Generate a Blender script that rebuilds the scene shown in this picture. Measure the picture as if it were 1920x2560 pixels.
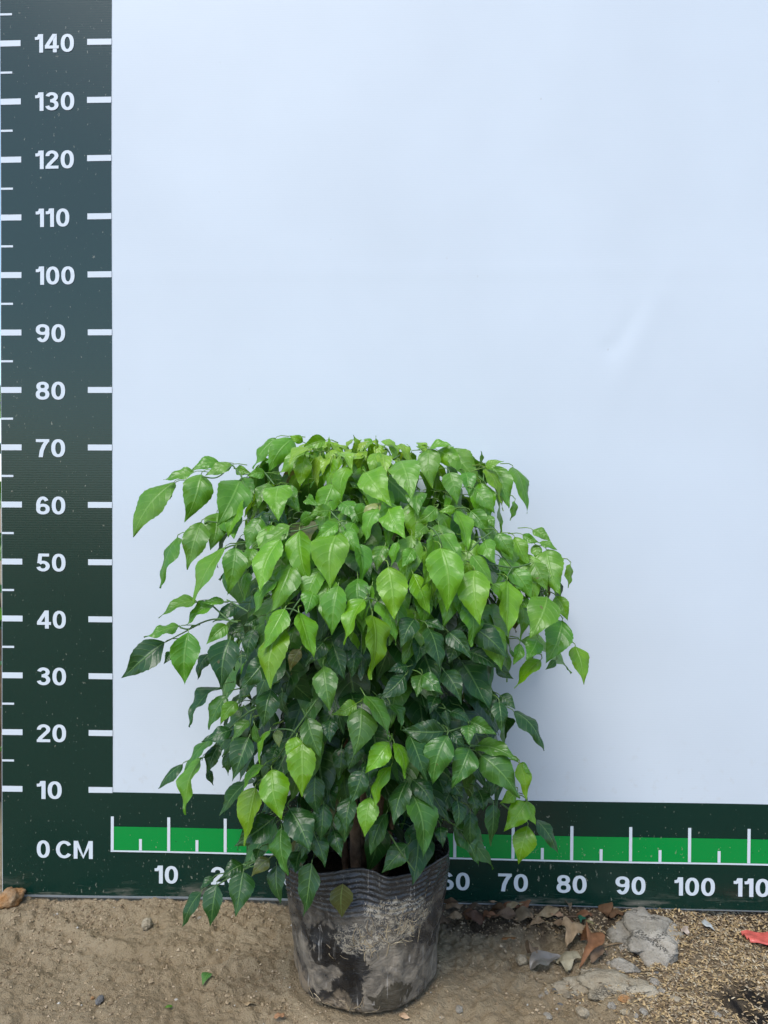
import bpy, bmesh, math, random
from mathutils import Vector, Matrix, noise
from math import sin, cos, pi, radians, sqrt, acos, exp

sc = bpy.context.scene
for o in list(bpy.data.objects): bpy.data.objects.remove(o)
C = sc.collection
V = Vector

# ---------------------------------------------------------------- camera
CAM = V((0.5199, -1.2747, 0.6150)); RX, RY, RZ, F = -0.0137, -0.0043, 0.0351, 1849.0
Mz = Matrix(((cos(RZ), sin(RZ), 0), (-sin(RZ), cos(RZ), 0), (0, 0, 1)))
Mx = Matrix(((1, 0, 0), (0, cos(RX), sin(RX)), (0, -sin(RX), cos(RX))))
My = Matrix(((cos(RY), 0, -sin(RY)), (0, 1, 0), (sin(RY), 0, cos(RY))))
MC = My @ Mx @ Mz
right, fwd, upv = MC[0].copy(), MC[1].copy(), MC[2].copy()
cam = bpy.data.cameras.new('camera')
cam.sensor_fit = 'VERTICAL'; cam.sensor_height = 36; cam.sensor_width = 27
cam.lens = 36 * F / 2560; cam.clip_start = 0.02; cam.clip_end = 500
camo = bpy.data.objects.new('camera', cam); C.objects.link(camo)
camo.matrix_world = Matrix((
    (right.x, upv.x, -fwd.x, CAM.x), (right.y, upv.y, -fwd.y, CAM.y),
    (right.z, upv.z, -fwd.z, CAM.z), (0, 0, 0, 1)))
sc.camera = camo

# ---------------------------------------------------------------- sky and sun (bright overcast)
SUN_EL, SUN_AZ = radians(56), radians(205)       # azimuth clockwise from +Y: from behind the camera's left
w = bpy.data.worlds.new('World'); sc.world = w; w.use_nodes = True
nt = w.node_tree; bgn = nt.nodes['Background']
sky = nt.nodes.new('ShaderNodeTexSky'); sky.sky_type = 'NISHITA'; sky.sun_disc = False
sky.sun_elevation = SUN_EL; sky.sun_rotation = SUN_AZ
sky.air_density = 1.0; sky.dust_density = 1.0; sky.ozone_density = 2.0
nt.links.new(sky.outputs[0], bgn.inputs[0]); bgn.inputs[1].default_value = 0.15
sun = bpy.data.lights.new('sun', 'SUN'); sun.energy = 1.5; sun.angle = radians(28); sun.color = (1, 0.97, 0.93)
suno = bpy.data.objects.new('sun', sun); C.objects.link(suno)
sd = V((sin(SUN_AZ) * cos(SUN_EL), cos(SUN_AZ) * cos(SUN_EL), sin(SUN_EL)))
suno.rotation_euler = sd.to_track_quat('Z', 'Y').to_euler(); suno.location = (0, -2, 4)
sc.view_settings.view_transform = 'Standard'; sc.view_settings.look = 'None'
sc.view_settings.exposure = 0.84; sc.view_settings.gamma = 1
sc.render.engine = 'CYCLES'; sc.cycles.max_bounces = 8

# ---------------------------------------------------------------- helpers
def at(px, py, Y):
    """photograph pixel -> the point of the vertical plane y = Y that is seen there"""
    d = fwd + right * ((px - 960) / F) - upv * ((py - 1280) / F)
    return CAM + d * ((Y - CAM.y) / d.y)
def at_z(px, py, Z):
    d = fwd + right * ((px - 960) / F) - upv * ((py - 1280) / F)
    return CAM + d * ((Z - CAM.z) / d.z)
def to_px(p):
    d = MC @ (V(p) - CAM)
    return 960 + F * d.x / d.y, 1280 - F * d.z / d.y

def interp(tab, z):
    if z <= tab[0][0]: return tab[0][1]
    for (a, x), (b, y) in zip(tab, tab[1:]):
        if z <= b: return x + (y - x) * (z - a) / (b - a)
    return tab[-1][1]
def mesh_obj(name, verts, faces, mat, parent=None, smooth=True, uvs=None, cols=None):
    me = bpy.data.meshes.new(name); me.from_pydata([tuple(v) for v in verts], [], faces); me.update()
    if smooth: me.polygons.foreach_set('use_smooth', [True] * len(me.polygons))
    if cols:
        a = me.color_attributes.new('tint', 'FLOAT_COLOR', 'POINT')
        a.data.foreach_set('color', [x for c in cols for x in (c[0], c[1], c[2], 1)])
    if uvs:
        l = me.uv_layers.new(name='UVMap')
        vi = [0] * len(me.loops); me.loops.foreach_get('vertex_index', vi)
        l.data.foreach_set('uv', [x for i in vi for x in uvs[i]])
    if mat: me.materials.append(mat)
    o = bpy.data.objects.new(name, me); C.objects.link(o)
    if parent: o.parent = parent
    return o
def empty(name, loc):
    o = bpy.data.objects.new(name, None); o.empty_display_size = .05; o.location = loc; C.objects.link(o); return o
def tag(o, label=None, cat=None, group=None, kind=None):
    if label: o['label'] = label
    if cat: o['category'] = cat
    if group: o['group'] = group
    if kind: o['kind'] = kind
    return o

class N:
    """tiny node-graph helper"""
    def __init__(s, name):
        s.m = bpy.data.materials.new(name); s.m.use_nodes = True; s.t = s.m.node_tree
        s.p = s.t.nodes['Principled BSDF']; s.out = s.t.nodes['Material Output']
    def n(s, typ, **kw):
        nd = s.t.nodes.new(typ)
        for k, v in kw.items():
            if k.startswith('i_'):
                key = k[2:]; key = int(key) if key.isdigit() else key
                s.set(nd.inputs[key], v)
            else: setattr(nd, k, v)
        return nd
    def set(s, inp, v):
        if hasattr(v, 'links'): s.t.links.new(v, inp)
        else: inp.default_value = v
    def math(s, op, a, b=None, c=None, clamp=False):
        nd = s.t.nodes.new('ShaderNodeMath'); nd.operation = op; nd.use_clamp = clamp
        for i, v in enumerate((a, b, c)):
            if v is not None: s.set(nd.inputs[i], v)
        return nd.outputs[0]
    def mix(s, f, a, b, typ='MIX'):
        nd = s.t.nodes.new('ShaderNodeMix'); nd.data_type = 'RGBA'; nd.blend_type = typ
        s.set(nd.inputs[0], f)
        for i, v in ((6, a), (7, b)):
            s.set(nd.inputs[i], v if hasattr(v, 'links') else (v[0], v[1], v[2], 1))
        return nd.outputs[2]
    def noise(s, vec, scale, detail=4, rough=.55, dist=0.0):
        nd = s.n('ShaderNodeTexNoise'); s.set(nd.inputs['Vector'], vec); nd.inputs['Scale'].default_value = scale
        nd.inputs['Detail'].default_value = detail; nd.inputs['Roughness'].default_value = rough
        nd.inputs['Distortion'].default_value = dist
        return nd.outputs[0]
    def ramp(s, f, lo, hi):
        nd = s.n('ShaderNodeMapRange'); s.set(nd.inputs[0], f); nd.inputs[1].default_value = lo; nd.inputs[2].default_value = hi
        return nd.outputs[0]
    def scale(s, vec, x, y, z):
        nd = s.n('ShaderNodeVectorMath', operation='MULTIPLY'); s.set(nd.inputs[0], vec); nd.inputs[1].default_value = (x, y, z)
        return nd.outputs[0]
    def blob(s, vec, c, r, pw=1.0):
        """1 inside, 0 outside a soft ball of object space"""
        nd = s.n('ShaderNodeVectorMath', operation='DISTANCE'); s.set(nd.inputs[0], vec); nd.inputs[1].default_value = c
        return s.ramp(nd.outputs['Value'], r * 1.25, r * .7)
    def bump(s, h, strength, dist):
        nd = s.n('ShaderNodeBump'); s.set(nd.inputs['Height'], h); nd.inputs['Strength'].default_value = strength
        nd.inputs['Distance'].default_value = dist; s.t.links.new(nd.outputs[0], s.p.inputs['Normal'])
        return nd.outputs[0]
    def base(s, c): s.set(s.p.inputs['Base Color'], c if hasattr(c, 'links') else (c[0], c[1], c[2], 1))
    def rough(s, r): s.set(s.p.inputs['Roughness'], r)
    def spec(s, r): s.p.inputs['Specular IOR Level'].default_value = r

# ---------------------------------------------------------------- materials
def mat_board(name, col, dirt):
    g = N(name); co = g.n('ShaderNodeTexCoord').outputs['Object']
    big = g.noise(co, 3.0, 3)
    c = g.mix(g.ramp(big, .3, .75), col, tuple(x * .93 for x in col))
    z = g.n('ShaderNodeSeparateXYZ'); g.set(z.inputs[0], co); zz = z.outputs[2]
    if dirt:
        # pale mud flecks, thicker towards the splashed foot, and dark rain specks
        fl = g.noise(g.scale(co, 1, 1, .55), 210, 2, .6)
        dens = g.math('ADD', g.ramp(zz, .33, .0), 0)
        patch = g.ramp(g.noise(co, 7, 3), .42, .68)
        th = g.math('SUBTRACT', .70, g.math('MULTIPLY', g.math('MULTIPLY', dens, patch), .07))
        m = g.math('MULTIPLY', g.ramp(g.math('SUBTRACT', fl, th), 0, .05), .55, clamp=True)
        c = g.mix(m, c, (.30, .29, .23))
        smear = g.math('MULTIPLY', g.ramp(g.noise(g.scale(co, 3.5, 3.5, 20), 2.2, 6, .68), .53, .70), g.ramp(zz, .035, .006))
        c = g.mix(g.math('MULTIPLY', smear, .7), c, (.27, .245, .2))
        dv = g.n('ShaderNodeTexVoronoi'); g.set(dv.inputs['Vector'], co); dv.inputs['Scale'].default_value = 75
        dm = g.math('MULTIPLY', g.ramp(dv.outputs['Distance'], .10, .05), g.ramp(g.noise(co, 23, 2), .5, .6))
        c = g.mix(g.math('MULTIPLY', dm, .6), c, (.005, .012, .012))
    else:
        dv = g.n('ShaderNodeTexVoronoi'); g.set(dv.inputs['Vector'], g.scale(co, 1, 1, .7)); dv.inputs['Scale'].default_value = 30
        dm = g.math('MULTIPLY', g.ramp(dv.outputs['Distance'], .055, .02), g.ramp(g.noise(co, 11, 2), .55, .62))
        c = g.mix(g.math('MULTIPLY', dm, .35), c, (.35, .33, .3))
        foot = g.math('MULTIPLY', g.ramp(g.noise(g.scale(co, 1, 1, 1), 60, 3), .58, .75), g.ramp(zz, .32, .19))
        c = g.mix(g.math('MULTIPLY', foot, .22), c, (.42, .37, .28))
    g.base(c); g.rough(.23 if dirt else .42); g.spec(.55 if dirt else .42)
    weave = g.n('ShaderNodeTexWave', wave_type='BANDS', bands_direction='Z'); g.set(weave.inputs['Vector'], co)
    weave.inputs['Scale'].default_value = 75; weave.inputs['Distortion'].default_value = 1.2; weave.inputs['Detail'].default_value = 2
    h = g.math('ADD', g.math('MULTIPLY', weave.outputs['Fac'], .5), g.noise(g.scale(co, 1, 1, 5), 90, 3))
    g.bump(h, .05, .0012)
    return g.m
M_white = mat_board('board_white_print', (.615, .668, .712), False)
M_dark = mat_board('board_dark_green_print', (.002, .026, .018), True)
M_green = mat_board('board_green_print', (.001, .26, .045), True)
M_mark = mat_board('board_white_marks', (.65, .70, .74), False)
def mat_plain(name, col, rough=.6, var=.3, sc_=40, bump=.3, bd=.002, spec=.3):
    g = N(name); co = g.n('ShaderNodeTexCoord').outputs['Object']
    n1 = g.noise(co, sc_, 5, .6)
    g.base(g.mix(g.ramp(n1, .3, .7), tuple(c * (1 - var) for c in col), tuple(min(1, c * (1 + var)) for c in col)))
    g.rough(rough); g.spec(spec); g.bump(g.noise(co, sc_ * 3, 4), bump, bd)
    return g.m
def mat_tint(name, rough=.7, spec=.25, sc_=60, transl=0.0):
    g = N(name); co = g.n('ShaderNodeTexCoord').outputs['Object']
    a = g.n('ShaderNodeAttribute', attribute_name='tint').outputs['Color']
    n1 = g.noise(co, sc_, 5, .6)
    c = g.mix(g.ramp(n1, .3, .7), g.mix(1, a, (.62, .6, .56), 'MULTIPLY'), g.mix(1, a, (1.2, 1.2, 1.2), 'MULTIPLY'))
    g.base(c); g.rough(rough); g.spec(spec); g.bump(g.noise(co, sc_ * 4, 4), .35, .0015)
    return g.m
def mat_leaf():
    g = N('leaf'); uvn = g.n('ShaderNodeUVMap', uv_map='UVMap').outputs[0]
    s_ = g.n('ShaderNodeSeparateXYZ'); g.set(s_.inputs[0], uvn); u, v = s_.outputs[0], s_.outputs[1]
    co = g.n('ShaderNodeTexCoord').outputs['Object']
    a = g.n('ShaderNodeAttribute', attribute_name='tint').outputs['Color']
    au = g.math('ABSOLUTE', g.math('SUBTRACT', u, .5)); au = g.math('MULTIPLY', au, 2)      # 0 midrib .. 1 margin
    mid = g.ramp(au, .085, .02)
    bend = g.math('POWER', au, 1.4)
    ph = g.math('FRACT', g.math('SUBTRACT', g.math('MULTIPLY', v, 7.0), g.math('MULTIPLY', bend, 1.5)))
    d = g.math('ABSOLUTE', g.math('SUBTRACT', ph, .5))                                     # .5 on the side vein
    lat = g.math('MULTIPLY', g.ramp(d, .44, .49), g.ramp(au, .95, .6))
    puff = g.math('SUBTRACT', 1, g.math('POWER', g.math('MULTIPLY', d, 2), 3))
    blot = g.noise(co, 55, 4, .6); fine = g.noise(co, 380, 2)
    c = g.mix(g.ramp(blot, .3, .72), g.mix(1, a, (.84, .88, .85), 'MULTIPLY'), g.mix(1, a, (1.16, 1.10, 1.0), 'MULTIPLY'))
    c = g.mix(g.math('MULTIPLY', g.ramp(g.noise(co, 17, 3), .42, .62), .5), c, g.mix(1, c, (1.30, 1.08, .8), 'MULTIPLY'))
    spot = g.math('MULTIPLY', g.ramp(g.noise(co, 95, 2, .5), .735, .76), .7)
    c = g.mix(spot, c, (.16, .12, .05))
    pale = g.mix(.5, g.mix(1, a, (1.9, 1.6, 1.8), 'MULTIPLY'), (.19, .32, .09))
    c = g.mix(g.math('MULTIPLY', lat, .5), c, pale)
    c = g.mix(g.math('MULTIPLY', mid, .85), c, pale)
    edge = g.ramp(au, .955, 1.0)
    c = g.mix(g.math('MULTIPLY', edge, .3), c, pale)
    dust = g.math('MULTIPLY', g.ramp(g.noise(co, 160, 3, .7), .66, .78), .22)
    c = g.mix(dust, c, (.3, .33, .25))
    g.base(c); g.spec(.52)
    g.rough(g.math('ADD', .22, g.math('MULTIPLY', blot, .26)))
    h = g.math('ADD', g.math('MULTIPLY', puff, .32), g.math('MULTIPLY', mid, -.6))
    h = g.math('ADD', h, g.math('ADD', g.math('MULTIPLY', blot, 1.3), g.math('MULTIPLY', g.noise(co, 24, 2), 2.2))); h = g.math('ADD', h, g.math('MULTIPLY', fine, .1))
    nb = g.bump(h, .50, .0014)
    tr = g.n('ShaderNodeBsdfTranslucent'); g.set(tr.inputs[0], g.mix(1, c, (1.5, 1.35, .7), 'MULTIPLY')); g.set(tr.inputs[1], nb)
    mx = g.n('ShaderNodeMixShader', i_0=.26); g.t.links.new(g.p.outputs[0], mx.inputs[1]); g.t.links.new(tr.outputs[0], mx.inputs[2])
    g.t.links.new(mx.outputs[0], g.out.inputs[0])
    return g.m
M_leaf = mat_leaf()
M_bark = mat_plain('bark', (.16, .10, .06), .85, .5, 60, .9, .003, .15)
M_stalk = mat_plain('green_stalk', (.075, .15, .04), .5, .25, 60, .2, .001, .4)
M_soil = mat_plain('potting_soil', (.018, .013, .010), .95, .6, 90, 1, .006, .1)
M_tint = mat_tint('dry_litter'); M_husk = mat_tint('rice_husk', .6, .3, 200)
M_film = mat_tint('plastic_scrap', .35, .5, 40)

def mat_stone(name, a, b, s=18, crack=0):
    g = N(name); co = g.n('ShaderNodeTexCoord').outputs['Object']
    n1 = g.noise(co, s, 6, .65); n2 = g.noise(co, s * 6, 4, .7)
    c = g.mix(g.ramp(n1, .35, .65), a, b); c = g.mix(g.math('MULTIPLY', g.ramp(n2, .55, .7), .6), c, tuple(x * .45 for x in a))
    hh = g.math('ADD', n2, n1)
    if crack:
        vo = g.n('ShaderNodeTexVoronoi', feature='DISTANCE_TO_EDGE'); g.set(vo.inputs['Vector'], g.n('ShaderNodeVectorMath', operation='ADD', i_0=co, i_1=g.scale(g.n('ShaderNodeTexNoise', i_Scale=40.0).outputs['Color'], .03, .03, .03)).outputs[0])
        vo.inputs['Scale'].default_value = crack; ck = g.math('MULTIPLY', g.ramp(vo.outputs['Distance'], .035, .0), g.ramp(g.noise(co, 15, 2), .45, .6))
        c = g.mix(g.math('MULTIPLY', ck, .7), c, (.05, .042, .034)); hh = g.math('SUBTRACT', hh, g.math('MULTIPLY', ck, 1.2))
    g.base(c); g.rough(.92); g.spec(.15); g.bump(hh, .9, .006)
    return g.m
M_conc = mat_stone('weathered_concrete', (.27, .235, .18), (.45, .405, .33), 22, 17)
M_lime = mat_stone('crumbling_limestone', (.31, .25, .165), (.46, .40, .29), 30, 20)
M_ochre = mat_stone('ochre_stone', (.36, .16, .045), (.40, .31, .20), 30)
M_grey = mat_stone('grey_pebble', (.15, .145, .135), (.23, .225, .21), 60)
M_pale = mat_stone('pale_pebble', (.30, .26, .20), (.44, .40, .33), 60)

def mat_ground():
    g = N('sandy_soil'); co = g.n('ShaderNodeTexCoord').outputs['Object']
    big = g.noise(co, 4.5, 5, .6); med = g.noise(co, 28, 6, .65); fine = g.noise(co, 210, 4, .7); grain = g.noise(co, 700, 2, .7)
    c = g.mix(g.ramp(big, .32, .68), (.290, .220, .128), (.385, .302, .188))
    c = g.mix(g.math('MULTIPLY', g.ramp(med, .5, .68), .5), c, (.25, .18, .098))
    c = g.mix(g.math('MULTIPLY', g.ramp(fine, .55, .72), .55), c, (.19, .135, .075))
    c = g.mix(g.math('MULTIPLY', g.ramp(grain, .60, .72), .55), c, (.40, .34, .25))
    # humus and husk dust to the right of the pot
    sx = g.n('ShaderNodeSeparateXYZ'); g.set(sx.inputs[0], co)
    edge = g.math('ADD', sx.outputs[0], g.math('MULTIPLY', g.math('SUBTRACT', g.noise(co, 9, 4), .5), .3))
    hm = g.ramp(edge, .80, .88)
    hc = g.mix(g.ramp(fine, .4, .62), (.085, .062, .038), (.24, .175, .105))
    c = g.mix(g.math('MULTIPLY', hm, .8), c, hc)
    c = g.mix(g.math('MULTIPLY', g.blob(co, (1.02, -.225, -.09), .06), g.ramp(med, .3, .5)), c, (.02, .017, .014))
    # leaf-litter humus at the board's foot, with the shade there painted in darker
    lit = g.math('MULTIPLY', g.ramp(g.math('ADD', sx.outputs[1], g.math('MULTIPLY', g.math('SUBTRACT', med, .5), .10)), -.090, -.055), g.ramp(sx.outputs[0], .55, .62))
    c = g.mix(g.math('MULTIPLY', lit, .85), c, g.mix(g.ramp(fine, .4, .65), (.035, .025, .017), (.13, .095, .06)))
    g.base(c); g.rough(.95); g.spec(.15)
    h = g.math('ADD', g.math('MULTIPLY', med, .9), g.math('ADD', g.math('MULTIPLY', fine, .5), g.math('MULTIPLY', grain, .18)))
    g.bump(h, 1.0, .012)
    return g.m
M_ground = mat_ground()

def mat_bag():
    g = N('dusty_black_film'); co = g.n('ShaderNodeTexCoord').outputs['Object']
    s_ = g.n('ShaderNodeSeparateXYZ'); g.set(s_.inputs[0], co); z = s_.outputs[2]
    n1 = g.noise(co, 13, 6, .62, .6); n2 = g.noise(co, 45, 5, .65, 1.0)
    c = g.mix(g.ramp(n2, .3, .75), (.016, .017, .019), (.048, .047, .047))
    # dried mud film
    mud = g.math('MULTIPLY', g.ramp(n1, .42, .52), g.ramp(z, .165, .12))
    mudc = g.mix(g.ramp(n2, .35, .65), (.10, .087, .070), (.30, .25, .185))
    c = g.mix(g.math('MULTIPLY', mud, .85), c, mudc)
    c = g.mix(g.math('MULTIPLY', g.ramp(g.noise(co, 170, 3, .7), .60, .72), .35), c, (.25, .22, .175))
    # wet black windows in the film
    wob = g.math('MULTIPLY', g.math('SUBTRACT', n2, .5), .05)
    def win(cx, cz, r, sx=1, sz=1):
        dx = g.math('MULTIPLY', g.math('SUBTRACT', s_.outputs[0], cx), sx); dz = g.math('MULTIPLY', g.math('SUBTRACT', z, cz), sz)
        d = g.math('SQRT', g.math('ADD', g.math('MULTIPLY', dx, dx), g.math('MULTIPLY', dz, dz)))
        front = g.ramp(s_.outputs[1], -.02, -.05)
        return g.math('MULTIPLY', g.ramp(g.math('ADD', d, wob), r * 1.05, r * .90), front)
    for a in ((-.032, .105, .032, .8, 1.2), (-.012, .082, .025, 1, 1), (-.018, .038, .026, 1.1, .8), (-.05, .085, .022, 1, 1.3), (-.04, .018, .016, .6, 1)):
        c = g.mix(g.math('MULTIPLY', win(*a), .9), c, (.006, .0065, .008))
    c = g.mix(g.math('MULTIPLY', win(.040, .030, .02, .8, 1.1), .8), c, (.035, .028, .015))
    # pale straw pressed against the clear side
    fib = g.noise(g.n('ShaderNodeVectorMath', operation='ADD', i_0=g.scale(co, 1, 1, .75), i_1=(0, 0, 0)).outputs[0], 75, 3, .55, 3.5)
    fm = g.math('ADD', g.ramp(g.math('ABSOLUTE', g.math('SUBTRACT', fib, .5)), .050, .012), g.math('MULTIPLY', g.ramp(g.noise(co, 60, 3, .6, 2.), .50, .60), .8), clamp=True)
    st = g.math('MAXIMUM', win(.048, .140, .038, .8, 1.3), win(.002, .118, .028, .75, 1.2))
    c = g.mix(g.math('MULTIPLY', g.math('MULTIPLY', st, fm), .85), c, (.42, .36, .265))
    c = g.mix(g.math('MULTIPLY', g.math('MULTIPLY', st, g.math('SUBTRACT', 1, fm)), .55), c, (.06, .062, .066))
    # mud crust round the foot and up the left heel
    ft = g.ramp(g.math('ADD', g.math('ADD', z, g.math('MULTIPLY', s_.outputs[0], .28)), g.math('MULTIPLY', g.math('SUBTRACT', n1, .5), .16)), .022, .002)
    c = g.mix(g.math('MULTIPLY', ft, g.ramp(n2, .38, .52)), c, (.24, .185, .125))
    # scratches and pale scuff marks
    scr = g.noise(g.scale(co, 1, 1, .02), 260, 2, .5)
    c = g.mix(g.math('MULTIPLY', g.math('MULTIPLY', g.ramp(scr, .65, .70), g.ramp(g.noise(co, 17, 2), .42, .55)), .7), c, (.36, .33, .29))
    g.base(c); g.spec(.5)
    g.rough(g.math('ADD', .22, g.math('MULTIPLY', g.math('MAXIMUM', mud, ft), .38)))
    wr = g.noise(g.scale(co, 1, 1, 1.6), 30, 4, .6, 1.2)
    g.bump(g.math('ADD', wr, g.math('MULTIPLY', n2, .5)), .5, .007)
    return g.m
M_bag = mat_bag()

# ---------------------------------------------------------------- ground
GZ = -0.088
POT = V((.4570, -.182, 0))
def ground_h(x, y):
    if abs(x) > 4 or abs(y) > 4: return 0.0
    h = .012 * noise.noise(V((x * 4.2, y * 4.2, 3.1))) + .008 * noise.noise(V((x * 13, y * 13, 7.7)))
    fine = .0075 * noise.fractal(V((x * 55, y * 55, 1.3)), 1.0, 2.1, 4)
    h += fine * (.55 + .45 * min(1, max(0, noise.noise(V((x * 6, y * 6, 9)))+.6)))
    h += .0030 * noise.noise(V((x * 120, y * 120, 5.5))) * (.6 + .8 * noise.noise(V((x * 8, y * 8, 2.5))))
    h -= .0035 * max(0, 1 - abs(noise.noise(V((x * 17, y * 26, 4.4)))) * 9) + .002 * max(0, 1 - abs(noise.noise(V((x * 41, y * 41, 6.4)))) * 6)
    # trampled ridges left of the pot
    h += .010 * exp(-((y + .115 + .25 * (x - .05) + .02 * sin(x * 19)) / .014) ** 2) * (1 if -.3 < x < .3 else 0) * max(0, 1 - abs(x) / .3)
    h += .008 * exp(-((y + .185 - .3 * (x - .2)) / .012) ** 2) * max(0, 1 - abs(x - .2) / .16)
    d = sqrt((x - POT.x) ** 2 + (y - POT.y) ** 2)
    flat = min(1, max(0, (d - .10) / .05))
    h = h * (.2 + .8 * flat) + .007 * exp(-((d - .118) / .012) ** 2) * (.6 + .8 * noise.noise(V((x * 20, y * 20, 1))))
    return h
def span(lo, hi, st, far):
    a = []; v = lo
    while v < hi: a.append(v); v += st
    a.append(hi)
    pre = [lo - f for f in reversed(far)]; post = [hi + f for f in far]
    return pre + a + post
far = [.02, .06, .15, .35, .8, 2, 5, 12, 30, 80, 200]
xs = span(-.26, 1.2, .0028, far); ys = span(-.33, .08, .0026, far)
gv = [(x, y, GZ + ground_h(x, y)) for y in ys for x in xs]
nx = len(xs)
gf = [(j * nx + i, j * nx + i + 1, (j + 1) * nx + i + 1, (j + 1) * nx + i) for j in range(len(ys) - 1) for i in range(nx - 1)]
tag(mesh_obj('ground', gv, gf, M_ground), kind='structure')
def gz(x, y): return GZ + ground_h(x, y)

# ---------------------------------------------------------------- measuring board
def warp(x, z):
    """slow waves of the board's skin plus the dents of the white sheet"""
    y = .0016 * sin(x * 5.1 + 1.0) * sin(z * 3.7 + .4) + .0008 * sin(x * 13 + z * 9)
    def dent(cx, cz, ang, L, W, a):
        dx, dz = x - cx, z - cz
        p = dx * cos(ang) + dz * sin(ang); q = -dx * sin(ang) + dz * cos(ang)
        return a * exp(-(p / L) ** 2 - (q / W) ** 2)
    y += dent(.885, .905, radians(62), .05, .009, .0013) + dent(.910, .90, radians(66), .10, .022, -.0012)
    y += dent(.858, .880, radians(80), .012, .006, .002)
    y += dent(.50, 1.012, 0, 1.2, .0035, -.00035)
    return y
BT, BL, BR = 1.58, -.1975, 1.25
def bottom(x): return interp([(-.2, -.0857), (.31, -.082), (.78, -.080), (1.13, -.0826), (1.3, -.083)], x)
board = empty('measuring_board', (.5, 0, -.083))
tag(board, 'tall white display board printed with dark green centimetre rulers, standing on the soil', 'board')
def sheet(name, x0, x1, z0, z1, mat, layer, step=.05, thick=0.0, zfun=None, parent=None):
    nx_ = max(1, int(math.ceil((x1 - x0) / step))); nz_ = max(1, int(math.ceil((z1 - z0) / step)))
    vs, fs = [], []
    for j in range(nz_ + 1):
        for i in range(nx_ + 1):
            x = x0 + (x1 - x0) * i / nx_
            zb = zfun(x) if zfun else z0
            z = zb + (z1 - zb) * j / nz_
            vs.append((x - .5, warp(x, z) - layer * .0006, z + .083))
    n_ = nx_ + 1
    fs = [(j * n_ + i, j * n_ + i + 1, (j + 1) * n_ + i + 1, (j + 1) * n_ + i) for j in range(nz_) for i in range(nx_)]
    if thick:
        k = len(vs); vs += [(x, y + thick, z) for x, y, z in vs]
        fs += [tuple(k + a for a in reversed(f)) for f in fs]
        ring = list(range(n_)) + [j * n_ + nx_ for j in range(1, nz_ + 1)] + [nz_ * n_ + i for i in range(nx_ - 1, -1, -1)] + [j * n_ for j in range(nz_ - 1, 0, -1)]
        fs += [(ring[(i + 1) % len(ring)], ring[i], k + ring[i], k + ring[(i + 1) % len(ring)]) for i in range(len(ring))]
    return mesh_obj(name, vs, fs, mat, parent or board)
sheet('panel', BL, BR, -.09, BT, M_white, 0, .012, .008, bottom)
TOPB = .1026                                                     # top of the dark foot band
vband = sheet('vertical_ruler_band', BL + .001, 0, TOPB, BT - .004, M_dark, 1, .04)
fband = sheet('foot_ruler_band', BL + .001, BR - .001, -.08, TOPB, M_dark, 1, .03, 0, lambda x: bottom(x) + (.0045 if x < .55 else .0025))
sheet('green_stripe', 0, BR - .001, .0006, .0425, M_green, 2, .05, parent=fband)
def tickz(n): return n * .010019 + .0064
for n in range(10, 146, 10):
    z = tickz(n)
    if n <= 140:
        sheet('tick_mark', -.0425, 0, z - .0051, z + .0051, M_mark, 2, parent=vband)
        sheet('tick_mark', BL + .001, BL + .0375, z - .0051, z + .0051, M_mark, 2, parent=vband)
    h = tickz(n + 5) if n < 150 else 0
    sheet('half_tick_mark', BL + .001, BL + .0225, h - .0018, h + .0018, M_mark, 2, parent=vband)
sheet('baseline', -.0025, BR - .001, -.0015, .0014, M_mark, 4, parent=fband)
for n in range(0, 111, 10):
    x = n / 100
    sheet('tick_mark', x - .0026, x + .0026, .0014, .0605, M_mark, 3, parent=fband)
    sheet('half_tick_mark', x + .05 - .0025, x + .05 + .0025, .0014, .0215, M_mark, 3, parent=fband)
def arc(cx, cy, rx, ry, a0, a1, n=18):
    return [(cx + rx * cos(radians(a0 + (a1 - a0) * i / n)), cy + ry * sin(radians(a0 + (a1 - a0) * i / n))) for i in range(n + 1)]
def oval(cx, cy, rx, ry, n=32, e=.88):
    r = []
    for i in range(n + 1):
        c_, s_ = cos(2 * pi * i / n), sin(2 * pi * i / n)
        r.append((cx + rx * math.copysign(abs(c_) ** e, c_), cy + ry * math.copysign(abs(s_) ** e, s_)))
    return r
SIX = [oval(.29, .300, .200, .212), arc(.29, .5, .200, .412, 38, 205)]
GLYPH = {'0': (.58, [oval(.29, .5, .2, .412)]), '1': (.36, [[(.27, 0), (.27, 1)], [(0, .765), (.10, .77), (.18, .83), (.22, .985)]]),
 '2': (.57, [arc(.28, .71, .195, .203, 185, -38) + [(.15, .23), (.095, .10)], [(0, .085), (.56, .085)]]),
 '3': (.57, [arc(.27, .735, .180, .178, 168, -88), arc(.275, .300, .200, .212, 88, -168), [(.2, .53), (.3, .53)]]),
 '4': (.60, [[(.405, .99), (.06, .32)], [(0, .285), (.60, .285)], [(.425, 0), (.425, 1)]]),
 '5': (.57, [[(.10, .915), (.53, .915)], [(.165, .96), (.115, .46)], arc(.275, .305, .2, .217, 140, -168)]),
 '6': (.58, SIX), '7': (.55, [[(0, .912), (.55, .912)], [(.46, .90), (.33, .64), (.24, .35), (.20, 0)]]),
 '8': (.57, [oval(.285, .735, .175, .177), oval(.285, .300, .2, .212)]),
 '9': (.58, [[(.58 - x, 1 - y) for x, y in st] for st in SIX]),
 'C': (.70, [arc(.37, .5, .275, .412, 35, 325, 30)]), 'M': (.84, [[(.09, 0), (.09, 1)], [(.75, 0), (.75, 1)], [(.11, 1), (.42, .05), (.73, 1)]]), ' ': (.10, [])}
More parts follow.
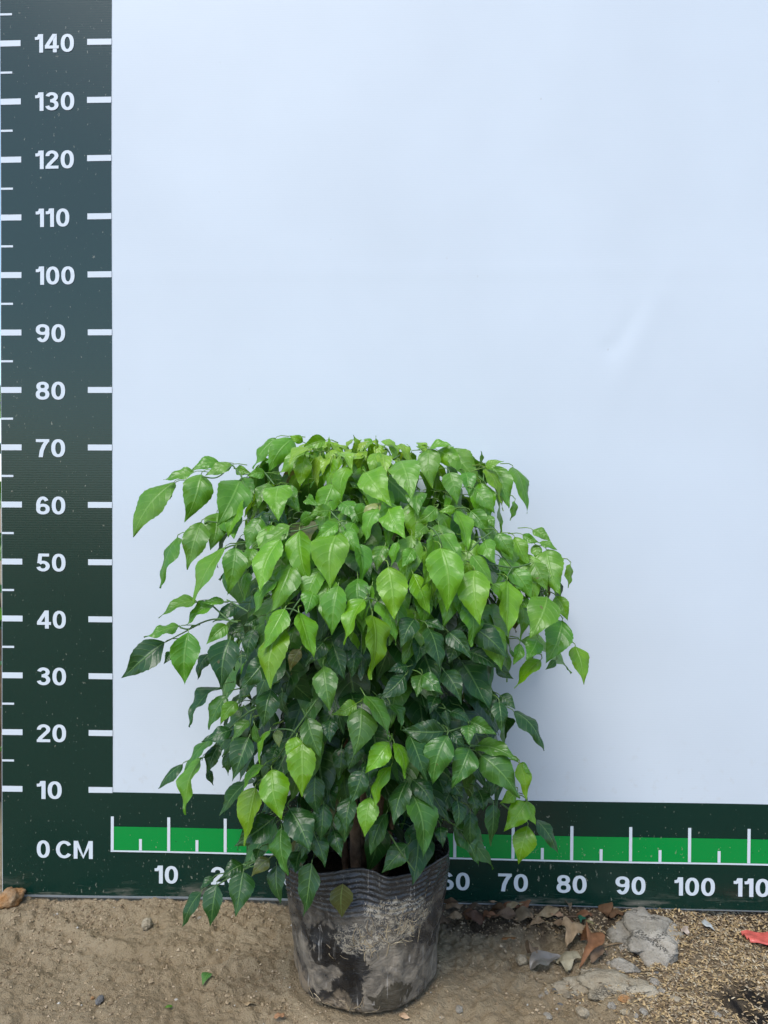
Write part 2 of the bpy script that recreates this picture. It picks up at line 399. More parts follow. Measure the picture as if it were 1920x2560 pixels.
def number(txt, x, zc, hgt, align, wid, parent):
    """bold grotesque figures drawn from stroke centre lines, stroke .18 of the height"""
    pts, fs, adv, ly = [], [], 0, 0
    for ch in txt:
        w_, strokes = GLYPH[ch]
        for st in strokes:
            closed = abs(st[0][0] - st[-1][0]) + abs(st[0][1] - st[-1][1]) < 1e-4; m = len(st); k0 = len(pts)
            for i, p in enumerate(st):
                a = st[i - 1] if i else (st[-2] if closed else None); b = st[i + 1] if i < m - 1 else (st[1] if closed else None)
                ds = [(q[0] - o_[0], q[1] - o_[1]) for o_, q in ((a, p), (p, b)) if o_ and q]
                ds = [(u / math.hypot(u, v), v / math.hypot(u, v)) for u, v in ds]
                tx, ty = sum(d[0] for d in ds), sum(d[1] for d in ds); l = math.hypot(tx, ty); tx /= l; ty /= l
                k_ = min(1.7, 1 / max(.3, tx * ds[0][0] + ty * ds[0][1]))
                for sg in (-1, 1):
                    pts.append((adv + p[0] - ty * sg * .083 * k_, min(1.0, max(0.0, p[1] + tx * sg * .079 * k_)), ly))
            fs += [(k0 + 2 * i, k0 + 2 * i + 1, k0 + 2 * i + 3, k0 + 2 * i + 2) for i in range(m - 1)]
            ly += 1
        adv += w_ + .075
    x0 = min(p[0] for p in pts); x1 = max(p[0] for p in pts); sx = wid / (x1 - x0)
    vs = []
    for p in pts:
        X = x + (p[0] - x0) * sx - (wid / 2 if align == 'C' else 0); Z = zc + (p[1] - .5) * hgt
        vs.append((X - .5, warp(X, Z) - .0013 - (p[2] % 4) * .00012, Z + .083))
    mesh_obj('number', vs, fs, M_mark, parent, False)
WID = {'140': .0688, '130': .0695, '120': .0685, '110': .0600, '100': .0690}
for n in range(10, 141, 10):
    number(str(n), -.1345, tickz(n) - .0013, .0318, 'L', WID.get(str(n), .0445 if n == 10 else .0520), vband)
number('0 CM', -.1345, .0008, .0315, 'L', .1000, vband)
for n in range(10, 111, 10):
    number(str(n), n / 100 - .0250, -.0405, .0315, 'L', {10: .0415, 100: .0685, 110: .0610}.get(n, .0510), fband)

# ---------------------------------------------------------------- grow bag
bag = empty('grow_bag', (POT.x, POT.y, GZ))
tag(bag, 'dusty black plastic grow bag with ribbed top edge and mud stains, holding the plant', 'grow bag')
def rim(th):   # th = 0 at +x, -pi/2 at the front
    c_, s_ = cos(th), sin(th)
    z = .201 + .002 * c_ + .003 * sin(3 * th + .6) + .0025 * sin(7 * th)
    if s_ > 0: z -= .045 * s_ ** 1.5
    return z
NT, NH = 144, 120
bv, bf = [], []
def bag_point(th, t, out=0.0):
    th = th % (2 * pi); H = rim(th)
    if t < .12:                                                 # rounded heel
        a = t / .12 * pi / 2; r = .083 + .0195 * sin(a); z = .0135 * (1 - cos(a))
    else:
        q = (t - .12) / .88; z = .0135 + (H - .0135) * q; r = .1025 + .0195 * q ** .85
    q = max(0, (t - .1) / .9)
    r += .0030 * sin(3 * th + 1.2 + q * 2) * q + .0016 * sin(8 * th + 5 * q) * q + .0018 * noise.noise(V((cos(th) * 9, sin(th) * 9, z * 40))) + .0055 * noise.noise(V((cos(th) * 3.5, sin(th) * 3.5, z * 12))) - .011 * max(0, .30 - abs(noise.noise(V((cos(th) * 3.5, sin(th) * 3.5, z * 15 + 4))))) * min(1, q * 3)
    r -= .012 * exp(-((th - 1.5 * pi + .05) / .35) ** 2) * max(0, (q - .7) / .3)         # lip sags at the front
    r += .0022 * exp(-(((th - 4.95 + .35 * q) * .1) / .004) ** 2) * (1 - q) - .0018 * exp(-(((th - 4.45) * .1) / .005) ** 2) * min(1, 2 * q)   # creases
    if z > .139: r += .0013 * (.5 + abs(noise.noise(V((cos(th) * 5, sin(th) * 5, z * 20)))) * 1.3) * sin((z - .139 - (H - .201)) / .0072 * 2 * pi) * min(1, (z - .139) / .008)
    r += out
    return (r * cos(th), r * sin(th), z + .003)
for j in range(NH + 1):
    for i in range(NT): bv.append(bag_point(2 * pi * i / NT, j / NH))
for j in range(NH):
    for i in range(NT):
        bf.append((j * NT + i, j * NT + (i + 1) % NT, (j + 1) * NT + (i + 1) % NT, (j + 1) * NT + i))
k = len(bv); bv.append((0, 0, .003)); bf += [(k, (i + 1) % NT, i) for i in range(NT)]
wallo = mesh_obj('bag_wall', bv, bf, M_bag, bag)
so = wallo.modifiers.new('film', 'SOLIDIFY'); so.thickness = .0014; so.offset = -1
# straw and root fibres stuck to the film
RS = random.Random(11); fv, ff, fc = [], [], []
def tube(vs, fs, pts, r0, r1, n=5):
    k0 = len(vs); m = len(pts)
    for q, p in enumerate(pts):
        d = (pts[min(q + 1, m - 1)] - pts[max(q - 1, 0)]).normalized()
        a = d.orthogonal().normalized(); b = d.cross(a); r = r0 + (r1 - r0) * q / (m - 1)
        for i in range(n): vs.append(p + (a * cos(2 * pi * i / n) + b * sin(2 * pi * i / n)) * r)
    for q in range(m - 1):
        for i in range(n):
            fs.append((k0 + q * n + i, k0 + q * n + (i + 1) % n, k0 + (q + 1) * n + (i + 1) % n, k0 + (q + 1) * n + i))
for i in range(120):
    if i < 95:
        th = 1.5 * pi + RS.gauss(.38, .28); t = .53 + .17 * (th - 1.5 * pi - .1) + RS.gauss(.03, .055)
    else: th = 1.5 * pi + RS.uniform(-1.2, .2); t = max(.08, RS.gauss(.10, .05))
    a = RS.uniform(0, 2 * pi); l = RS.uniform(.006, .024); bend = RS.uniform(-1.6, 1.6); P = []
    for q in range(6):
        P.append(V(bag_point(th, min(.98, t), .0002))); th += cos(a) * l / 5 / .112; t += sin(a) * l / 5 / .19; a += bend / 5
    r = RS.uniform(.0003, .0010); k0 = len(fv); tube(fv, ff, P, r, r * .6, 4)
    col = RS.choice(((.34, .27, .17), (.42, .34, .22), (.26, .20, .13), (.20, .17, .13))); fc += [col] * (len(fv) - k0)
tag(mesh_obj('straw_fibres', fv, ff, M_tint, bag, True, None, fc), kind='stuff')
sv, sf = [(0, 0, .138)], []
for j in range(1, 9):
    for i in range(36):
        th = 2 * pi * i / 36; r = .112 * j / 8
        sv.append((r * cos(th), r * sin(th), .136 + .012 * noise.noise(V((r * cos(th) * 40, r * sin(th) * 40, 2)))))
for i in range(36): sf.append((0, 1 + i, 1 + (i + 1) % 36))
for j in range(7):
    for i in range(36): sf.append((1 + j * 36 + i, 1 + (j + 1) * 36 + i, 1 + (j + 1) * 36 + (i + 1) % 36, 1 + j * 36 + (i + 1) % 36))
mesh_obj('potting_soil', sv, sf, M_soil, bag)

# ---------------------------------------------------------------- plant
R = random.Random(7)
PC = V((.445, -.155, 0))                                       # crown axis
plant = empty('leafy_shrub', (POT.x, POT.y, GZ + .14))
tag(plant, 'bushy green shrub with drooping pointed glossy leaves growing in the black grow bag', 'plant')
INV = plant.location.copy()
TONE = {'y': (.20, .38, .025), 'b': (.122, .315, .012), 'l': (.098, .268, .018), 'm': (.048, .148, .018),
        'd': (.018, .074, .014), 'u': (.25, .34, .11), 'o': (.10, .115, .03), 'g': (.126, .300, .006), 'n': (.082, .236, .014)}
PROF = [(0, 0), (.025, .22), (.07, .48), (.13, .72), (.21, .915), (.30, 1), (.39, .975), (.49, .875), (.59, .715), (.68, .545), (.76, .395), (.83, .265), (.89, .165), (.95, .080), (1, .008)]
def prof(t):
    for (a, x), (b, y) in zip(PROF, PROF[1:]):
        if t <= b: return x + (y - x) * (t - a) / (b - a)
    return 0
NU, NV = 26, 8
def leaf_geo(vs, fs, uv, cl, B, T, Nn, W, col, rnd, bow=None, nu=NU, nv=NV, stalk=True, slen=.02, teeth=1.0):
    L = (T - B).length; e1 = (T - B) / L
    Nn = (Nn - e1 * Nn.dot(e1)).normalized(); e2 = Nn.cross(e1)
    bow = rnd.uniform(.05, .15) if bow is None else bow
    vf = rnd.uniform(.12, .60); cv = rnd.uniform(.10, .46); tw = rnd.uniform(-.55, .55); wp = rnd.uniform(0, 6.3); wa = rnd.uniform(.03, .095); hook = rnd.uniform(-.05, .16); cup = rnd.uniform(-.10, .10)
    pk = rnd.uniform(.30, .42); asy = rnd.uniform(-.10, .10); side = rnd.uniform(-.08, .08); nteeth = rnd.choice((5, 6, 7))
    k0 = len(vs)
    for i in range(nu + 1):
        t = i / nu; tt = t ** (math.log(.36) / math.log(pk))
        wd = prof(tt) * W / 2
        c = B + e1 * (L * t) + Nn * (bow * L * 4 * t * (1 - t) * (1.25 - .5 * t)) + e2 * (side * L * sin(pi * t)) - Nn * (hook * L * max(0, t - .62) * 2.6 * max(0, 1 - t) * 2)
        a = tw * (t - .4); ee = e2 * cos(a) + Nn * sin(a); nn = Nn * cos(a) - e2 * sin(a)
        saw = ((t * nteeth * 1.6 + wp) % 1.0)
        tooth = 1 + teeth * .085 * (saw - .45) * (1 if .14 < t < .8 else 0)
        for j in range(nv + 1):
            s = -1 + 2 * j / nv; x = s * wd * (tooth if abs(s) > .99 else 1 + (tooth - 1) * .3) * (1 + asy * (1 if s > 0 else -1))
            h = wd * (vf * abs(s) - cv * s * s) + W * wa * sin(2 * pi * 2.2 * t + wp + (1.3 if s > 0 else 0)) * s * s
            h += wd * cup * s * sin(2 * pi * t + wp)
            h += .0030 * L * (abs(sin(pi * (7 * t - 1.5 * abs(s) ** 1.4))) ** .6 - .6) * min(1, 4 * abs(s)) * min(1, 6 * t) * max(0, 1 - t)
            vs.append(c + ee * x + nn * h); uv.append((s * .5 + .5, t)); cl.append(col)
    n_ = nv + 1
    for i in range(nu):
        for j in range(nv): fs.append((k0 + i * n_ + j, k0 + i * n_ + j + 1, k0 + (i + 1) * n_ + j + 1, k0 + (i + 1) * n_ + j))
    if stalk:
        A = V((PC.x, PC.y, B.z - .02)); inw = (A - B).normalized()
        p1 = B + (inw * .6 - e1).normalized() * slen * .45; p2 = p1 + (inw - e1 * .25 - V((0, 0, .15))).normalized() * slen * .6
        m0 = len(vs); pts = [B + e1 * .004 + Nn * .0002, B - e1 * slen * .15 + Nn * .0005, p1, p2]
        tube(vs, fs, pts, .0006, .0009, 4)
        sc_ = (col[0] * .8 + .03, col[1] * .7 + .05, col[2] * .8 + .01)
        for _ in range(len(vs) - m0): uv.append((.5, .5)); cl.append(sc_)
def vary(c, rnd, a=.14):
    f = 1 + rnd.uniform(-a, a); y = 1 + rnd.uniform(-.12, .12)
    return (c[0] * f * y, c[1] * f, c[2] * f)
SPARE = ([], [], [], []); BUILT = [0]
def add_leaf(B, T, Nn, W, tone, rnd, **kw):
    BUILT[0] += 1
    if BUILT[0] > 300:                                          # past 300 the smallest young leaves join the foliage mass
        leaf_geo(*SPARE, B - INV, T - INV, Nn, W, vary(TONE[tone], rnd), rnd, **kw); return
    vs, fs, uv, cl = [], [], [], []
    leaf_geo(vs, fs, uv, cl, B - INV, T - INV, Nn, W, vary(TONE[tone], rnd), rnd, **kw)
    return mesh_obj('leaf', vs, fs, M_leaf, plant, True, uv, cl)
_lg = leaf_geo
def leaf_geo(vs, fs, uv, cl, B, T, Nn, W, col, rnd, **kw):       # stalk direction needs crown coordinates in the plant's own frame
    global PC
    keep = PC; PC = keep - INV
    _lg(vs, fs, uv, cl, B, T, Nn, W, col, rnd, **kw)
    PC = keep
HW = [(-.12, .20), (0, .26), (.1, .28), (.3, .34), (.45, .345), (.55, .33), (.63, .29), (.68, .24), (.72, .18)]
DP = [(-.12, .14), (0, .155), (.1, .19), (.3, .24), (.45, .25), (.55, .225), (.62, .175), (.67, .11), (.71, .03)]
def front(x, z):
    q = (x - PC.x) / interp(HW, z)
    return PC.y - interp(DP, z) * sqrt(max(0.0, 1 - min(1, q * q)))
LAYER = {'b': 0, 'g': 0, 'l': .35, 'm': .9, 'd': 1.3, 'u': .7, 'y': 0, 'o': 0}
def place(bx, by, tx, ty, wpx, tone, layer, rnd):
    p = at(bx, by, PC.y - .1); z = p.z
    Y = front(p.x, z)
    p = at(bx, by, Y); Y = front(p.x, z)
    if layer is None:
        layer = LAYER[tone]
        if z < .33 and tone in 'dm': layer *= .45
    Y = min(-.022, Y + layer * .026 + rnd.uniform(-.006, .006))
    B = at(bx, by, Y); Ta = at(tx, ty, Y)
    La = (Ta - B).length; Wa = 1.0 * wpx * (Y - CAM.y) / F
    if Wa / La > .60:
        Lt = Wa / .57; dY = -sqrt(max(0, Lt * Lt - La * La)); W = Wa
    else:
        dY = -La * rnd.uniform(.20, .45); Lt = sqrt(La * La + dY * dY); W = max(.50 * Lt, Wa)
    T = at(tx, ty, min(-.014, Y + dY)); e1 = (T - B).normalized()
    view = (CAM - (B + T) / 2).normalized()
    Nc = (view - e1 * view.dot(e1)).normalized()
    r = min(1, Wa / W)
    if r < .34: W *= r / .34; r = .34
    roll = acos(r) + rnd.uniform(0, .12)
    mid = (B + T) / 2
    outw = V((mid.x - PC.x, mid.y - PC.y, 0)).normalized() * .5 + V((0, -.15, .9))
    best = None
    for sg in (1, -1):
        n_ = Matrix.Rotation(sg * roll, 3, e1) @ Nc; q = n_.dot(outw)
        if best is None or q > best[0]: best = (q, n_)
    if tone == 'm' and z > .40: tone = 'n'
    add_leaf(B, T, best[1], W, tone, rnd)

# leaves that can be told apart in the photograph: base, tip, breadth, tone and (optional) depth step, per crop of the photograph
K = 680 / 1659
CROPS = {
(280, 1060): """380 355 128 690 170 l|385 365 280 550 90 m|505 292 315 342 70 m|545 305 445 600 185 l 0|655 238 480 290 90 m|735 250 570 315 80 l|780 345 640 625 215 l 0|755 275 855 305 65 m|790 330 860 480 110 m|935 300 820 320 70 l|1020 375 1020 595 175 b|1065 385 1150 540 120 m|960 360 890 520 90 m|1000 88 860 275 90 m 1|1100 90 950 300 150 l|1165 110 1078 72 55 g|1305 100 1160 145 85 g|1200 170 1010 310 110 b|1175 190 1145 385 115 g|1120 170 1080 320 80 b .5|1270 190 1255 390 75 y|1345 210 1320 410 85 g .3|1322 150 1326 72 26 y -.3|1606 160 1607 70 20 y -.3|1500 160 1470 66 40 y 0|1440 260 1405 510 105 b .5|1395 205 1345 390 70 g .6
545 600 460 890 160 m 0|400 690 288 1000 80 m 0|640 540 600 770 150 m|700 560 745 700 150 m 1.6|690 755 492 1095 105 l|755 755 705 1045 155 m .2|1090 620 865 765 95 l|1030 700 905 1030 165 b|1020 945 865 1165 85 m .6|1085 680 1110 930 110 m|1145 648 1200 1000 160 b|1380 650 1335 1010 230 b|1380 605 1235 705 95 b|1425 635 1530 800 110 l .3|1500 730 1515 985 110 m .5|1380 985 1340 1290 160 l|1230 1005 1185 1160 120 m .6|1120 940 1065 1105 110 m 1.4|1055 1125 908 1390 125 b|1140 1150 1235 1440 125 b|1045 1248 965 1615 170 g -.2|1545 1070 1420 1350 115 b|1340 530 1195 560 80 l|1190 450 1260 500 70 l 1.5|1640 480 1530 660 100 u|1150 600 1260 560 90 m 1|1480 560 1600 520 110 m 1.8|1400 480 1500 600 110 m 2
525 1085 285 1187 80 m 0|685 1085 545 1092 55 m|620 1105 455 1225 80 m .8|765 1105 615 1212 85 d|415 1235 195 1305 75 m 0|325 1330 58 1550 170 d -.4|465 1270 445 1590 180 m -.2|360 1390 315 1465 60 d|700 1225 575 1345 95 m .8|605 1395 522 1560 80 d|720 1310 670 1620 190 d .2|725 1230 830 1340 100 d|870 1250 825 1445 100 d|935 1440 775 1620 150 d 0|890 1180 800 1235 70 d|830 905 810 1080 70 m|860 760 820 890 90 m 1.2|1290 1330 1180 1480 120 d|1150 1370 1085 1510 80 o 1.5|1480 1370 1460 1560 100 d 1.5|1350 1350 1420 1560 120 d 1.7|960 520 1080 640 120 d 2|880 560 960 680 110 d 2|1290 820 1250 960 120 d 2|1000 1180 960 1300 100 d 2""",
(860, 1060): """835 240 836 163 28 n .3|130 292 290 505 190 b -.2|340 225 415 470 195 l 0|255 235 190 290 80 l .5|515 150 540 395 145 l|525 142 670 138 55 b|570 160 730 300 120 g .6|650 150 835 370 140 l|860 265 975 225 55 b|900 262 1005 515 140 l .2|1030 265 1118 545 95 m .2|855 275 975 530 62 u|860 272 960 480 80 g|645 295 690 500 125 l|740 295 760 440 100 m|800 400 920 545 110 m|1040 470 1015 590 45 m|460 415 455 565 130 m|265 505 375 700 160 b .4|560 510 430 610 90 m|670 525 755 780 110 b 0|680 515 575 535 55 b|770 530 890 685 110 m|870 560 920 640 60 m 1.4|500 625 430 710 90 l .8|540 685 465 1015 125 l .1|600 672 740 870 110 l|590 755 628 1150 225 b -.3|270 870 305 1195 195 b|795 890 830 1230 210 b|995 950 1005 1295 145 b|780 800 915 985 100 l|860 710 925 855 120 l|935 665 1030 835 110 m .4|1040 690 1130 870 95 g .8|1090 675 1190 722 60 m|1150 645 1265 720 65 m|1235 770 1320 1050 185 l 0|1380 855 1370 1000 50 g|1155 845 1240 1020 115 l .3|1165 735 1195 840 70 m|1025 885 1145 1060 125 l .4|1015 890 925 975 70 m|1190 725 1300 770 50 l|1270 905 1290 1050 60 g .8|1240 1050 1135 1305 200 l -.3|1290 1050 1365 1200 95 g .6|1330 1200 1230 1460 175 m .4|1410 1355 1465 1590 115 g|1200 1440 1040 1615 95 g .5|1290 1440 1228 1498 45 m|1070 1340 1030 1470 70 m|1060 1060 1080 1320 90 m|1095 1070 1150 1130 60 m|1180 1310 1110 1440 110 m .8
430 1190 345 1370 130 d .8|510 1240 590 1510 130 d .4|640 1270 785 1440 120 d .5|790 1240 1000 1430 150 d .5|800 1210 660 1262 80 d|490 1205 620 1262 60 d|760 1390 950 1500 110 d|930 1470 1035 1555 70 d|390 1480 265 1512 65 d .4|170 1165 162 1560 165 g -.2|200 1080 320 1345 110 l .6|60 600 30 760 110 m 1.6|420 760 350 880 90 l 1|250 740 200 900 100 m 1.4|330 720 290 870 60 l .9|120 480 60 640 110 m 1.8|440 960 470 1180 130 d 2|520 950 560 1130 120 m 1.8|700 1330 640 1460 100 d 2|480 1300 440 1460 120 d 2""",
(280, 1640): """1290 60 1330 340 155 m -.1|660 190 465 430 90 d|700 240 590 450 110 m|760 280 660 420 90 l .2|730 450 545 520 90 d .2|610 505 440 690 75 m|555 620 452 970 105 l -.1|430 660 280 810 78 d|655 540 580 720 95 d|590 695 620 790 48 d|970 205 925 435 145 d -.1|1040 210 1085 390 62 d|835 395 725 530 75 m|835 495 735 765 150 d .1|870 415 915 560 55 m|965 455 900 660 58 b|1010 450 1020 560 62 u|1125 490 1080 665 110 b|1160 525 1160 860 180 g -.2|1160 475 1250 600 90 l .2|1190 370 1275 620 140 m .4|975 690 1035 1000 190 g -.2|930 665 790 830 58 b|875 800 810 1160 135 g|820 770 655 975 90 d|735 580 710 730 60 d|1000 980 745 1160 150 d .5|1080 930 1210 1195 190 d -.2|1035 1045 1070 1340 130 m -.3|800 1270 665 1360 110 d|960 1235 850 1345 90 o|800 1315 755 1590 160 d -.2|640 1390 600 1650 125 d -.2|545 1440 425 1660 92 d -.2|620 1350 535 1425 52 d|1005 1275 1030 1520 110 d|1220 1260 1170 1590 140 d -.4|1520 315 1475 610 185 m -.2|1490 290 1340 360 90 b .4|1340 380 1330 530 100 d|1240 730 1260 985 140 d 1.3|1530 695 1450 905 130 d .4|1350 1000 1300 1190 110 d 1.5|1150 1190 1120 1330 120 d .8|1400 560 1380 760 110 d 1.8|1330 760 1360 960 110 d 2.0|1000 560 960 700 100 d 1.6|900 1180 880 1260 80 d 1|1080 1080 1110 1200 70 o 1.2|1180 1010 1150 1240 130 d .3|1290 900 1270 1130 130 d .7|1240 1100 1300 1290 110 d .1|1390 930 1420 1140 120 d .9|1460 860 1430 1080 120 d .8|1350 1060 1400 1230 100 d .7|1560 880 1590 1060 110 d .9|1130 1000 1060 1180 130 d .6|1480 500 1440 700 120 d 1.2|1600 620 1560 800 110 d 1.1""",
(860, 1640): """370 120 215 262 120 d .1|475 115 445 250 100 m .1|475 115 605 230 110 m 0|610 90 718 295 125 d .1|275 525 130 715 135 b -.1|305 530 370 750 92 b|290 670 185 935 100 g .2|160 860 125 1105 135 l .1|260 960 160 1215 110 d .4|385 760 305 1030 135 d .1|415 840 482 1235 185 m -.3|420 755 550 935 120 d .4|630 480 540 785 180 m -.1|765 560 655 808 165 m -.1|835 605 1072 870 190 m -.3|800 550 1065 640 120 m .3|760 420 765 545 90 m 0|770 400 935 480 100 m .3|650 465 740 560 70 d|620 460 345 450 150 d 0|125 240 278 505 120 m .2|280 290 345 450 72 m .5|400 485 510 765 140 d .3|850 235 910 410 110 d|945 280 965 480 100 d .3|950 240 1045 325 80 d|1035 340 1218 580 98 d 0|650 340 775 420 70 d|620 330 640 430 60 d 1|1070 650 1110 880 100 g .2|1070 655 1140 720 60 l|1110 890 975 1070 135 g .1|1115 885 1170 1035 80 g .3|1120 1035 1065 1270 145 g -.1|1170 1000 1310 1210 92 d .4|690 880 680 1060 90 d .2|770 950 775 1165 95 d .6|910 905 895 1160 95 d .3|700 1060 820 1275 110 d .5|640 840 560 980 100 d .9|640 740 730 870 95 d .8|390 1150 230 1325 130 d .6|1050 830 950 900 80 g .6|590 1040 605 1170 85 d .8|780 850 800 980 70 d 1|520 560 500 700 110 d 1.8|880 500 900 640 100 d 1.6|930 700 900 860 110 d 1.5|820 820 850 950 100 d 1.4|200 240 300 330 90 d 1.8|560 250 520 360 90 d 1.8"""}
nleaf = 0
for (ox, oy), txt in CROPS.items():
    for e in txt.replace('\n', '|').split('|'):
        q = e.split()
        if len(q) < 6: continue
        b = [float(x) * K for x in q[:5]]
        place(ox + b[0], oy + b[1], ox + b[2], oy + b[3], b[4], q[5], float(q[6]) if len(q) > 6 else None, R); nleaf += 1
POLY = [(x * 1.1573, y * 1.1573) for x, y in ((560, 1010), (580, 970), (700, 955), (960, 975), (1040, 1000), (1050, 1110), (1100, 1165), (1190, 1220), (1190, 1330), (1090, 1420), (1070, 1520), (1090, 1600), (1090, 1720), (1020, 1790), (920, 1800), (760, 1780), (620, 1800), (540, 1740), (520, 1620), (510, 1500), (480, 1400), (530, 1290), (470, 1180), (480, 1090))]
def inside(x, y):
    r = False; j = len(POLY) - 1
    for i in range(len(POLY)):
        (xi, yi), (xj, yj) = POLY[i], POLY[j]
        if (yi > y) != (yj > y) and x < (xj - xi) * (y - yi) / (yj - yi) + xi: r = not r
        j = i
    return r
# second rank of hanging leaves seen between the front ones of the upper crown
k_ = 0
while k_ < 300 - nleaf + 0:
    px, py = R.uniform(560, 1360), R.uniform(1170, 1560)
    l = R.uniform(85, 135); dx = (px - 950) / 420 * 55 + R.uniform(-35, 35)
    if not inside(px, py) or not inside(px + dx, py + l): continue
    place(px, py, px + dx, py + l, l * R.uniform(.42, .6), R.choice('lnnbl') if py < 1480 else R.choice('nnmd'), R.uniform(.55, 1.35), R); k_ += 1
nleaf += k_
# young rosettes at the top of the crown
K2 = 500 / 1659
for (cx, cy, n, rr, dy) in ((680, 215, 6, 130, -.015), (770, 260, 6, 120, -.02), (1000, 230, 5, 110, -.015), (1180, 240, 6, 120, -.02), (720, 150, 8, 95, .03), (800, 190, 7, 80, .01), (1000, 130, 7, 90, .03), (1130, 150, 8, 100, .0), (1270, 170, 8, 100, .01), (1390, 170, 6, 80, .03), (1080, 250, 8, 90, -.02), (880, 220, 7, 80, .02), (620, 150, 5, 100, .02)):
    c0 = at(600 + cx * K2, 1070 + cy * K2, PC.y - .055 + dy)
    for i in range(n):
        a = 2 * pi * (i + R.uniform(-.3, .3)) / n; L = rr * K2 * 2.1 / F * R.uniform(.6, 1.2)
        d = V((cos(a) * .8, sin(a) * .6 - .2, R.uniform(-1.5, -.35))).normalized()
        B = c0 + V((cos(a), sin(a), 0)) * L * .45 + V((R.uniform(-.006, .006), R.uniform(-.006, .006), R.uniform(-.002, .008)))
        add_leaf(B, B + d * L, V((cos(a) * .8, sin(a) * .5 - .5, .55)), L * R.uniform(.48, .6), R.choice('yyyg'), R, bow=R.uniform(.1, .22), nu=14, nv=6, slen=.012, teeth=.6, stalk=False); nleaf += 1
# inner and rear foliage, too many and too hidden to pick apart
vs, fs, uv, cl = SPARE
cnt = 0
while cnt < 560:
    px, py = R.uniform(480, 1400), R.uniform(1100, 2110)
    if not inside(px, py): continue
    z = at(px, py, PC.y).z; x = at(px, py, PC.y).x
    Y = front(x, z) + R.uniform(.055, .33)
    if Y > -.03: Y = -.03 - R.uniform(0, .05)
    B = at(px, py, Y)
    if B.z < .10 and (py > 2060 or (abs(B.x - .45) < .05 and R.random() < .8)): continue
    o_ = V((B.x - PC.x, B.y - PC.y, 0)); o_ = o_.normalized() if o_.length > .01 else V((0, -1, 0))
    d = (o_ * R.uniform(.1, .8) + V((R.uniform(-.5, .5), R.uniform(-.5, .3), -R.uniform(.5, 1.2)))).normalized()
    L = R.uniform(.068, .095); T = B + d * L
    if T.y > -.012: T.y = -.012
    tx, ty = to_px(T)
    if not inside(tx, ty) and R.random() < .75: continue
    tone = R.choice('blnnm') if z > .62 else R.choice('nnmmd') if z > .47 else R.choice('nmdd') if z > .40 else R.choice('mdddd')  # leaf tones run darker downwards; shade of the crown's gaps is partly coloured in
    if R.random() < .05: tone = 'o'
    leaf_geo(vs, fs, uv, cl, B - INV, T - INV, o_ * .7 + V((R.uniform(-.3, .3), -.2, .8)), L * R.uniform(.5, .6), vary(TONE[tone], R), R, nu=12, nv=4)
    cnt += 1
tag(mesh_obj('inner_foliage', vs, fs, M_leaf, plant, True, uv, cl), kind='stuff')
# woody stems
def curve_pts(pts, n=8):
    P = [V(p) for p in pts]; out = []
    for i in range(len(P) - 1):
        p0, p1, p2, p3 = P[max(i - 1, 0)], P[i], P[i + 1], P[min(i + 2, len(P) - 1)]
        for k_ in range(n):
            t = k_ / n
            out.append(.5 * ((2 * p1) + (p2 - p0) * t + (2 * p0 - 5 * p1 + 4 * p2 - p3) * t * t + (3 * p1 - p0 - 3 * p2 + p3) * t ** 3))
    out.append(P[-1]); return out
def stem(name, pts, r0, r1, mat, n=8, lump=0.0):
    vs, fs = [], []
    pp = [p - INV for p in curve_pts(pts)]
    tube(vs, fs, pp, r0, r1, n)
    if lump: vs = [v + V((noise.noise(v * 90), noise.noise(v * 90 + V((5, 5, 5))), 0)) * lump for v in vs]
    return mesh_obj(name, vs, fs, mat, plant)
s0 = GZ + .13; TR = []
for px, dx, dy, top, r in ((893, -.03, -.02, .45, .0098), (936, .03, -.01, .5, .0085), (868, -.07, .02, .42, .006), (905, .01, .03, .55, .0075), (960, .08, .0, .42, .0055)):
    b = at(px, 2190, -.165 + dy * .6); b.z = s0 - .01
    TR.append(stem('trunk', (b, b + V((dx * .15, 0, .10)), b + V((dx * .5, dy * .5, .22)), b + V((dx, dy, top - s0))), r, r * .55, M_bark, 9, .0016))
for i in range(16):
    a = 2 * pi * i / 16 + R.uniform(-.2, .2); z0 = R.uniform(.12, .42); ln = R.uniform(.07, .14)
    p0 = V((POT.x + cos(a) * .02, PC.y + sin(a) * .02, z0)); e = V((p0.x + cos(a) * ln, min(-.03, p0.y + sin(a) * ln * .9), z0 + R.uniform(.06, .16)))
    br = stem('branch', (p0, p0.lerp(e, .4) + V((0, 0, .03)), e, e + V((cos(a) * .05, min(0, sin(a) * .05), -.015))), .0035, .0013, M_stalk, 6); br.parent = TR[i % 5]
